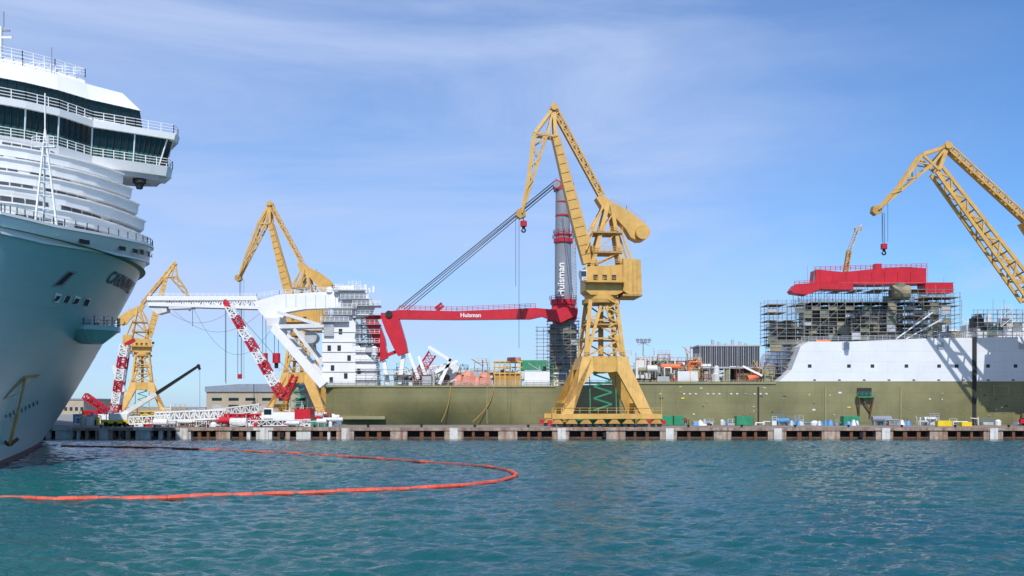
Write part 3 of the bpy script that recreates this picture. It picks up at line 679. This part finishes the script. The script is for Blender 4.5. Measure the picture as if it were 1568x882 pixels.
for px,py in((505,530),(520,530),(535,545),(550,565),(510,560),(522,505),(508,578),(530,572)): cgm.box(cx(px),cx(px)+.9,C_-3.05,C_-2.9,cz(py)-1.4,cz(py),'dark')
cgm.tube((cx(478),C_-2,cz(517)),(cx(478),C_+2,cz(517)),1.6,'lgrey',16)
for py in range(470,590,14):
    cgm.box(cx(548),cx(584),C_-3.6,C_+1,cz(py)-.1,cz(py),'lgrey'); cgm.rail([(cx(548),C_-3.6,cz(py)),(cx(584),C_-3.6,cz(py))],'white2',1.0,1.1,.07,2)
for px,py0,py1 in((347,470,588),(365,470,575),(371,470,575),(403,478,545),(408,478,545),(421,500,545),(427,500,545),(296,475,500)):
    cgm.tube((cx(px),C_-.5,cz(py0)),(cx(px),C_-.5,cz(py1)),.07,'rope',5)
for px in(405,424):
    cgm.tube((cx(px),C_-.5,cz(541)),(cx(px),C_-.5,cz(556)),1.0,'red',12); cgm.tube((cx(px),C_-.5,cz(548)),(cx(px),C_-.5,cz(564)),.5,'black',10)
cgm.tube((cx(368),C_-.5,cz(573)),(cx(368),C_-.5,cz(580)),.6,'red',10)
for a,b_,dr in(((260,478),(350,480),16),((300,476),(420,500),55),((270,478),(400,480),30)):
    pts=[Vector((cx(a[0]+(b_[0]-a[0])*t),C_-1,cz(a[1]+(b_[1]-a[1])*t+dr*4*t*(1-t)))) for t in [i/12 for i in range(13)]]
    for p0,p1 in zip(pts[:-1],pts[1:]): cgm.tube(p0,p1,.035,'rope',4)
cgm.obj('stern_crane',ship)

# ------------------------------------------------------------ quay-side objects
g=group('crawler_crane'); mb=MB(); d=214
mb.lattice(P(432,606,d),P(350,468,d),1.9,'red',24,.2,w2=1.4,k2='white',every=3)
mb.beam(P(350,470,d),P(344,459,d),1.6,1.2,'red',.6,.6); mb.tube(P(345,462,d),P(345,466,d),.5,'red')
mb.obj('lattice_boom',g)
mb=MB(); mb.tube(P(344,460,d),P(415,560,d),.05,'rope',4); mb.tube(P(346,460,d),P(470,600,d),.05,'rope',4); mb.tube(P(345,462,d),P(345,585,d),.05,'rope',4)
mb.lattice(P(436,612,d),P(452,575,d),1.2,'red',5,.18); mb.obj('ropes_and_mast',g)
mb=MB(); x0=X(405,d)
mb.box(x0,x0+10,d-2.5,d+2.5,3.7,5.6,'white'); mb.box(x0+7.5,x0+11,d-2.6,d+2.6,3.6,6.4,'red'); mb.box(x0+.5,x0+2.6,d-2.7,d-1,4.2,6.6,'white'); mb.box(x0+.6,x0+2.3,d-2.75,d-2.6,5.1,6.3,'glass')
for y in(-3,2):
    mb.prism([(x0,2.7),(x0+.6,2.41),(x0+9.4,2.41),(x0+10,2.7),(x0+10,3.3),(x0+9.4,3.6),(x0+.6,3.6),(x0,3.3)],d+y,d+y+1.1,'black')
mb.obj('body_and_tracks',g)
g=group('lattice_boom_sections'); mb=MB(); d=211
mb.lattice(P(240,638,d),P(345,634,d),1.9,'white',14,.26,k2='white'); mb.lattice(P(345,640,d),P(400,640,d),1.6,'red',8,.2); mb.lattice(P(398,624,d+6),P(300,636,d+6),1.6,'white2',14,.2)
mb.lattice(P(200,644,d),P(262,641,d),1.6,'white',9,.22); mb.lattice(P(360,648,d-1),P(475,647,d-1),1.2,'white2',14,.16)
mb.obj('truss_sections',g)
g=group('mobile_crane'); mb=MB(); d=212
mb.beam(P(180,640,d),P(240,603,d),1.1,1.0,'white2',.9,.9); mb.beam(P(236,605,d),P(306,559,d),.75,.7,'black',.5,.5); mb.beam(P(303,558,d),P(306,566,d),.5,.5,'black')
mb.tube(P(306,562,d),P(306,640,d),.04,'rope',4); mb.obj('telescopic_boom',g)
mb=MB(); x0=X(158,d)
mb.box(x0,x0+11,d-1.3,d+1.3,3.1,3.9,'yel'); mb.box(x0+2,x0+6,d-1.3,d+1.3,3.9,5.3,'white'); mb.box(x0+9,x0+11,d-1.3,d+1.3,3.9,5.2,'yel'); mb.box(x0+9.4,x0+10.8,d-1.35,d-1.28,4.3,5.0,'glass')
for i in range(5): 
    for y in(-1.35,.9): mb.tube((x0+1.2+i*2.1,d+y,2.95),(x0+1.2+i*2.1,d+y+.45,2.95),.55,'black',14)
mb.obj('carrier',g)
g=group('lattice_crane'); mb=MB(); d=255
mb.lattice(P(176,636,d),P(192,528,d),2.0,'red',18,.22,k2='white',every=3)
mb.beam(P(192,528,d),P(206,520,d),.9,.9,'red'); mb.beam(P(175,560,d),P(190,600,d),1.2,1.2,'white')
mb.lattice(P(130,606,d),P(165,630,d),1.5,'red',7,.2); mb.lattice(P(182,604,d),P(172,640,d),1.6,'white',6,.2)
mb.obj('lattice_mast',g); mb=MB()
for i,(a,b_,c_,k) in enumerate(((128,152,628,'red'),(150,172,634,'white'),(176,186,628,'white'),(112,130,634,'blue'))): mb.box(X(a,d),X(b_,d),d-1+i*.3,d+2,2.4,Z(c_,d),k)
mb.obj('winch_house',g)
g=group('yard_equipment'); mb=MB(); r4=random.Random(11)
clutter(mb,X(110,222),X(250,222),216,229,2.4,5,30,['white2','red','yel','lgrey','white2','blue','rust'],r4)
clutter(mb,X(240,222),X(500,222),216,229,2.4,4.8,75,['white2','red','white','lgrey','white2','yellow','rust','white'],r4)
clutter(mb,X(190,205),X(500,205),206,212,2.4,1.8,40,['white2','red','white','blue','white2'],r4)
mb.obj('machinery',g)
g=group('dockside_supplies'); mb=MB()
clutter(mb,X(1010,226),X(1560,226),222,228,2.4,1.9,44,['lgrey','white2','rust','grey','blue','white2'],r4)
clutter(mb,X(860,208),X(1000,208),208,216,2.4,1.9,18,['green','green','rust','white2','yellow'],r4)
for px in(1070,1215,1257,1300,1380):
    for _ in range(5):
        x=X(px+r4.uniform(-9,9),224); mb.tube((x,221,2.4),(x,221,2.4+r4.uniform(.7,1.6)),r4.uniform(.5,1),r4.choice(['blue','lgrey','white2']),7,r2=.3)
mb.obj('pallets_and_drums',g)
def container(name,px0,px1,d,h,k,dp=2.4):
    g=group(name); mb=MB(); x0,x1=X(px0,d),X(px1,d)
    mb.box(x0,x1,d,d+dp,2.42,2.42+h,k)
    n=int((x1-x0)/.4)
    for i in range(n): mb.box(x0+.1+i*.4,x0+.25+i*.4,d-.05,d,2.55,2.3+h,k)
    for xx in(x0-.02,x1-.13): mb.box(xx,xx+.15,d-.08,d,2.42,2.42+h,k)
    mb.obj('shell',g)
container('dumpster',1008,1030,223,2.3,'green'); container('dumpster',1128,1153,223,2.2,'green'); container('dumpster',1292,1316,222,2.2,'green')
container('dumpster',1436,1458,212,1.3,'yel',1.5); container('dumpster',1473,1488,212,1.0,'yel',1.5); container('shipping_container',1032,1046,224,2.3,'green')
container('shipping_container',470,500,213,1.4,'green')
g=group('floodlight_mast'); mb=MB(); d=250
mb.tube(P(985,640,d),P(985,524,d),.3,'lgrey',8,r2=.18); mb.box(X(975,d),X(995,d),d-.5,d+.5,Z(525,d),Z(524,d),'lgrey')
for px in(976,982,988,994): mb.box(X(px,d)-.4,X(px,d)+.4,d-.8,d-.2,Z(523,d),Z(519,d),'grey')
mb.beam(P(975,530,d),P(995,518,d),.12,.12,'lgrey'); mb.beam(P(995,530,d),P(975,518,d),.12,.12,'lgrey')
mb.obj('mast',g)
g=group('warehouse'); mb=MB(); d=335; x0,x1=X(316,d),X(500,d)
mb.box(x0,x1,d,d+50,2.4,Z(600,d),'beige'); mb.box(x0-.4,x1+.4,d-.5,d+50.5,Z(600,d),Z(592,d),'roof'); mb.prism([(x0-.5,Z(592,d)),(x1+.5,Z(592,d)),(x1,Z(588,d)),(x0+12,Z(588,d))],d-.3,d+50,'roof')
for i in range(7):
    xx=x0+2+i*6; mb.box(xx,xx+3.6,d-.1,d,2.4,7.5,'dark' if i%3 else 'lgrey'); mb.box(xx,xx+3.6,d-.08,d,9,10,'glass')
mb.obj('walls_and_roof',g)
for (a,b_,py,dd) in((60,128,612,520),(500,640,610,560)):
    g=group('distant_warehouse'); mb=MB(); mb.box(X(a,dd),X(b_,dd),dd,dd+40,2.4,Z(py,dd),'beige'); mb.box(X(a,dd)-.5,X(b_,dd)+.5,dd-.5,dd+40.5,Z(py,dd),Z(py-2,dd),'roof')
    for i in range(8): xx=X(a,dd)+2+i*3; mb.box(xx,xx+1.6,dd-.1,dd,4.5,6.5,'dark')
    mb.obj('walls_and_roof',g)

# ------------------------------------------------------------ floating boom
pts=[(-60,762),(0,764),(100,766),(210,765),(330,761),(450,757),(560,753),(650,749),(720,744),(765,738),(788,731),(789,727),(775,721),(745,716),(705,712.5),(640,708),(560,702),(480,697),(400,693),(300,689),(200,686),(90,684),(60,683)]
wp=[Vector((X(a,10000/(b_-622)),10000/(b_-622),0.08)) for a,b_ in pts]
def cr_(p0,p1,p2,p3,t): return .5*((2*p1)+(-p0+p2)*t+(2*p0-5*p1+4*p2-p3)*t*t+(-p0+3*p1-3*p2+p3)*t**3)
path=[]
for i in range(1,len(wp)-2):
    for j in range(24): path.append(cr_(wp[i-1],wp[i],wp[i+1],wp[i+2],j/24))
g=group('floating_oil_boom'); mb=MB(); acc=[path[0]]; 
for p in path:
    while (p-acc[-1]).length>1.6: acc.append(acc[-1]+(p-acc[-1]).normalized()*1.6)
for i in range(1,len(acc)-1): acc[i]=acc[i]+Vector((rng.uniform(-.06,.06),rng.uniform(-.12,.12),rng.uniform(-.03,.05)))
for i in range(len(acc)-1):
    a,b_=acc[i],acc[i+1]
    far=a.y>100; r=.21*rng.uniform(.85,1.1) if not far else .2
    kk='boomd' if (far and rng.random()<.75) else 'boom'
    e=(b_-a)*.05
    mb.tube(a,a+e*2,r*.8,kk,8,r2=r); mb.tube(a+e*2,b_-e*2,r,kk,8); mb.tube(b_-e*2,b_,r,kk,8,r2=r*.8)
    mb.beam(a-Vector((0,0,.2)),b_-Vector((0,0,.2)),.5,.04,kk)
mb.obj('float_segments',g)

# ------------------------------------------------------------ cruise ship
O=Vector((-55.6,100,0)); al=math.atan(0.65); u=Vector((-math.sin(al),math.cos(al),0)); p_=Vector((math.cos(al),math.sin(al),0))
def W(s,t,z): return O+u*s+p_*t+Vector((0,0,z))
def proj(v): return (784+v.x/(K*v.y), 622-(v.z-H)/(K*v.y))
def zdk(s): return 25.0+min(max(s,0),30)*0.09
def hb(s,z):
    f=max(0,min(1,z/28.0)); f2=f**1.15
    s0=1.0-6*f; Lq=105+(34-105)*f2**.6; Bm=15.5+(21.4-15.5)*f2; n=1.25+(2.3-1.25)*f2
    q=(s-s0)/Lq
    if q<=0: return 0.0
    if q>=1: return Bm
    return Bm*(1-(1-q)**n)
def s0z(z): return 1.0-6*max(0,min(1,z/28.0))
cs=group('cruise_ship')
mb=MB(); ns=70; zl=[-3,-1.2,0.8]+[0.8+i*(24.0-0.8)/15 for i in range(1,16)]
sv=[ (i/ns)**1.8*230 for i in range(ns+1)]
rows=len(zl)+2; vs=[]
for side in(1,-1):
    for i in range(ns+1):
        for z in zl: s=s0z(z)+sv[i]; vs.append(W(s,side*hb(s,z),z))
        s=s0z(26.3)+sv[i]; z=zdk(s); vs.append(W(s,side*hb(s,z),z)); vs.append(W(s,side*(hb(s,z+1.8)+.05),z+1.9))
off=(ns+1)*rows
fr=[];fw=[];ft=[]
for sd in(0,1):
    for i in range(ns):
        for j in range(rows-1):
            a=sd*off+i*rows+j; f=(a,a+rows,a+rows+1,a+1)
            (fr if j<2 else (fw if j==rows-2 else ft)).append(f)
mb.add(vs,ft,'hullteal'); mi=mb.mi('redhull'); 
for f in fr: mb.f.append(list(f)); mb.m.append(mi)
mi=mb.mi('white')
for f in fw: mb.f.append(list(f)); mb.m.append(mi)
ho=mb.obj('hull',cs,smooth=True)
mb=MB()
prev=None
for i in range(0,40):
    s=s0z(26.3)+sv[i]; z=zdk(s)
    a=W(s,hb(s,z)+.12,z); t_=W(s,hb(s,z+1.8)+.12,z+1.95)
    if prev: mb.beam(prev[0],a,.25,.3,'white'); mb.beam(prev[1],t_,.3,.3,'white'); mb.rail([prev[1],t_],'white',1.0,1.6,.06,2)
    prev=(a,t_)
# fairlead openings in the white bulwark
for s in (3.5,9.5,12.5,14.5,17.5,20.5):
    q4=[]
    for ds,dz in((0,.55),(1.3,.55),(1.3,1.25),(0,1.25)):
        ss=s+ds; z=zdk(ss)+dz; q4.append(W(ss,hb(ss,zdk(ss)+.9)+.14,z))
    mb.add(q4,[(0,1,2,3)],'dark')
mb.obj('bulwark_rail',cs)
grid=[]
for i in range(0,240):
    s=-6+i*.25
    for j in range(0,112):
        z=-.5+j*.25
        if s<=s0z(z): continue
        v=W(s,hb(s,z),z); grid.append((proj(v),v.y,s,z))
def pick(px,py):
    best=min(grid,key=lambda g_:(g_[0][0]-px)**2+(g_[0][1]-py)**2+g_[1]*.02); return best[2],best[3]
def surf(s,z,o=0.0):
    v=W(s,hb(s,z),z); a=W(s+.3,hb(s+.3,z),z)-v; b2=W(s,hb(s,z+.3),z+.3)-v
    n=a.cross(b2).normalized()
    if n.dot(p_-u)<0: n=-n
    return v+n*o,a.normalized(),n
def patch(mb,corn,k,o=.06,n=5):
    sz_=[pick(*c) for c in corn]; vs=[];fs=[]
    for i in range(n+1):
        for j in range(n+1):
            a=i/n;b_=j/n
            s=(sz_[0][0]*(1-a)+sz_[1][0]*a)*(1-b_)+(sz_[3][0]*(1-a)+sz_[2][0]*a)*b_
            z=(sz_[0][1]*(1-a)+sz_[1][1]*a)*(1-b_)+(sz_[3][1]*(1-a)+sz_[2][1]*a)*b_
            vs.append(surf(s,z,o)[0])
    for i in range(n):
        for j in range(n): q0=i*(n+1)+j; fs.append((q0,q0+1,q0+n+2,q0+n+1))
    mb.add(vs,fs,k)
mb=MB()
patch(mb,[(79,438),(96,438),(118,416),(104,414)],'grey'); patch(mb,[(84,437),(93,437),(112,418),(105,417)],'dark',.1)
for i in range(4):
    x=80+i*15; patch(mb,[(x,461+i*2),(x+9,462+i*2),(x+14,451+i*2),(x+5,449+i*2)],'white',.06,2); patch(mb,[(x+1,460+i*2),(x+8,461+i*2),(x+12,452+i*2),(x+6,451+i*2)],'dark',.11,2)
patch(mb,[(142,502),(172,514),(174,508),(146,495)],'grey',.06,3)
patch(mb,[(4,612),(30,604),(62,574),(36,576)],'yellowd',.05,4)
patch(mb,[(9,608),(28,601),(54,577),(38,579)],'hullteal',.09,4)
for i in range(9):
    x=8+i*6; patch(mb,[(x,640-i*2.5),(x+1.5,640-i*2.5),(x+1.5,634-i*2.5),(x,634-i*2.5)],'dark',.07,1)
mb.obj('hull_openings',cs)
mb=MB()
s,z=pick(10,664)
a=surf(s,z+2.5,.6)[0]; b_=surf(s,z-1.2,.5)[0]
mb.beam(a,b_,.3,.3,'yellowd'); mb.beam(b_,b_+p_*.9+Vector((0,0,.8)),.35,.25,'rust'); mb.beam(b_,b_-p_*.9-u*.3+Vector((0,0,.8)),.35,.25,'rust')
mb.tube(a,surf(s+.6,z+6.5,.2)[0],.13,'yellowd')
mb.obj('anchor',cs)
# lettering: even arc steps along one waterline
s,z=pick(170,424)
for ch in 'CARNIVAL':
    v,tg,n=surf(s,z,.1); upv=n.cross(tg)
    if upv.z<0: upv=-upv
    text('letter',ch,2.5,textM(v,tg,upv),'navy',cs,.02)
    arc=(W(s+.5,hb(s+.5,z),z)-W(s,hb(s,z),z)).length/.5
    s+=(1.0 if ch=='I' else 1.75)/arc
# mooring platform
mb=MB(); s,z=20,17.5; c0=W(s,hb(s,z)+.6,z)
n=18; ring=lambda r,zz:[c0+Vector((r*math.cos(2*math.pi*i/n),r*math.sin(2*math.pi*i/n),zz)) for i in range(n)]
mb.loft(ring(1.5,-2.2),ring(3.4,-.6),'hullteal'); mb.loft(ring(3.6,-.6),ring(3.6,0),'hullteal'); 
rp=ring(3.5,0); mb.rail(rp+[rp[0]],'lgrey',1.2,.9,.07); mb.tube(c0,c0+Vector((0,0,2.5)),.2,'lgrey')
mb.obj('mooring_platform',cs)
# superstructure
def outl(sf,th,cv,sa,z,n=14,ex=2.4,chop=None):
    o=[]
    for i in range(n+1):
        t=-th+2*th*i/n; o.append(W(sf+cv*abs(t/th)**ex,t,z))
    o.append(W(sa,th,z)); o.append(W(sa,-th,z)); return o
mb=MB()
mb.add([W(s0z(27)+sv[i],sd*hb(s0z(27)+sv[i],27)*.99,25.6+ (0)) for sd in(1,) for i in range(0,50)]+[W(s0z(27)+sv[i],-hb(s0z(27)+sv[i],27)*.99,25.6) for i in range(49,-1,-1)],[tuple(range(100))],'green')
lev=[(27.0,6.5,21.0,18),(29.5,9.0,20.9,16),(31.9,11.5,20.4,13.5),(34.1,13.5,19.5,11),(36.2,15.5,18.6,9),(38.2,17.5,17.6,7.5)]
for i,(z,sf,th,cv) in enumerate(lev):
    zn=lev[i+1][0] if i+1<len(lev) else 40.4
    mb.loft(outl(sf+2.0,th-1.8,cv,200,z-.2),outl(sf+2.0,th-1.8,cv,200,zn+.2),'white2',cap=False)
    mb.loft(outl(sf,th,cv,200,z),outl(sf-.15,th+.1,cv,200,z+1.2),'white')
    A=outl(sf-.2,th+.15,cv,200,z+1.2); 
    for a,b_ in zip(A[:-3],A[1:-2]): mb.beam(a,b_,.18,.3,'white')
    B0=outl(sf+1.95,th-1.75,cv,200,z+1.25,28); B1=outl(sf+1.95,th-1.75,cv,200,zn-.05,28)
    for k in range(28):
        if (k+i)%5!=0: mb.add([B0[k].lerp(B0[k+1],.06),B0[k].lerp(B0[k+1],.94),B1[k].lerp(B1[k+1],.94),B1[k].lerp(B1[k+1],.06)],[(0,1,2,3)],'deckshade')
mb.obj('terraced_decks',cs)
mb=MB(); ZO=-1.4
def wing(off,z,tw=24.4,back=0.0):
    tw=tw-1.7 if tw>24.4 else tw
    half=[(20.0-off,0),(20.4-off,5),(21.4-off,9.0),(24.3-off,13.5),(24.4-off,19),(24.6-off,tw-1+off*.3),(25.4,tw+off*.3),(29.5,tw+off*.3),(31,tw-3),(31.5,16)]
    pts=[W(s,t,z+ZO) for s,t in half]+[W(60,16,z+ZO),W(60,-16,z+ZO)]+[W(s,-t,z+ZO) for s,t in reversed(half[1:])]
    return pts
mb.loft(wing(0,41.3,26),wing(.5,42.6,26),'white'); mb.loft(wing(-.6,40.7,25),wing(-.4,41.3,25.5),'lgrey')
mb.loft(wing(-.8,42.6,25.3),wing(.5,46.4,25.8),'glass',cap=False)
mb.loft(wing(1.0,46.4,26.6),wing(1.1,47.3,26.8),'white')
A=wing(-.75,42.6,25.4);B=wing(.55,46.4,25.9)
for i in range(9):
    for k in range(6 if i<8 else 4):
        t=k/(6 if i<8 else 4); mb.beam(A[i].lerp(A[i+1],t),B[i].lerp(B[i+1],t),.16,.16,'black' if k else 'white')
mb.rail(wing(.4,42.6,26)[:10],'white',1.1,1.3,.07); mb.rail(wing(.9,47.3,26.6)[:10],'white',1.2,1.3,.07)
mb.loft(wing(-.74,42.7,25.36),wing(-.2,44.2,25.6),'glassg',cap=False)
c1=W(26,20,40.3+ZO); mb.tube(c1+Vector((0,0,-.2)),c1+Vector((0,0,.8)),.9,'dark',14); mb.tube(c1+Vector((0,0,-1.0)),c1+Vector((0,0,-.2)),.4,'dark',12,r2=.7)
def up(off,z,tw=20.4):
    half=[(21.5-off,0),(21.9-off,5),(22.8-off,9.0),(24.6-off,13),(26-off,tw),(32,tw+.6)]
    return [W(s,t,z+ZO) for s,t in half]+[W(60,tw,z+ZO),W(60,-tw,z+ZO)]+[W(s,-t,z+ZO) for s,t in reversed(half[1:])]
mb.loft(up(0,47.3),up(0,48.0),'white',cap=False); mb.loft(up(0,48.0,20.3),up(.7,50.2,19.8),'glass',cap=False)
A=up(.03,48.0,20.35);B=up(.75,50.2,19.85)
for i in range(6):
    for k in range(5): mb.beam(A[i].lerp(A[i+1],k/5),B[i].lerp(B[i+1],k/5),.1,.1,'black')
mb.loft(up(.9,50.2,20.0),up(-.3,52.6,17.8),'white'); mb.loft(up(-1.2,52.6,17),up(-1.4,53.0,16.8),'white2')
mb.loft(up(-1.8,53.0,7),up(-2.6,54.0,6),'white'); mb.rail(up(-2.0,54.0,6)[:6],'white',1.2,1.2,.07); mb.rail(up(-1.5,53.0,14)[:3],'white',1.1,1.2,.06)
mb.obj('bridge',cs)
mb=MB()
fm=[W(1,4,26),W(1,6.4,26),W(3.2,5.2,26)]; tp=W(1.8,5.2,38)
for f in fm: mb.beam(f,tp,.2,.2,'white',.14,.14)
for k in range(1,8):
    t=k/8
    for i in range(3): mb.beam(fm[i].lerp(tp,t),fm[(i+1)%3].lerp(tp,t),.1,.1,'white')
mb.beam(tp,tp+Vector((0,0,4)),.12,.12,'white'); mb.beam(tp+Vector((-1.2,0,-2)),tp+Vector((1.2,0,-2)),.22,.22,'white'); mb.rail([tp+Vector((-1.2,-.5,-2)),tp+Vector((1.2,-.5,-2))],'white',1,.8,.05)
r0=W(24,2.5,52.4); mb.beam(r0,r0+Vector((0,0,4)),.4,.4,'white'); mb.beam(r0+Vector((-1.5,0,2.6)),r0+Vector((1.5,0,2.6)),.25,.25,'white'); mb.beam(r0+Vector((-1.2,0,3.5)),r0+Vector((1.2,0,3.5)),.2,.2,'grey')
mb.beam(r0+Vector((0.4,0,4)),r0+Vector((0.4,0,6)),.1,.1,'grey')
v=W(24,8.5,51); mb.beam(v,v+Vector((0,0,4)),.08,.08,'grey')
mb.obj('masts',cs)

# ------------------------------------------------------------ camera
cam=bpy.data.cameras.new('camera'); co=bpy.data.objects.new('camera',cam); scene.collection.objects.link(co)
co.location=(0,0,H); co.rotation_euler=(math.radians(90),0,0); cam.sensor_width=36; cam.lens=36/(1568*K); cam.shift_y=181/1568; cam.clip_end=20000; cam.clip_start=.5
scene.camera=co
scene.view_settings.view_transform='Standard'; scene.view_settings.look='None'; scene.view_settings.exposure=0
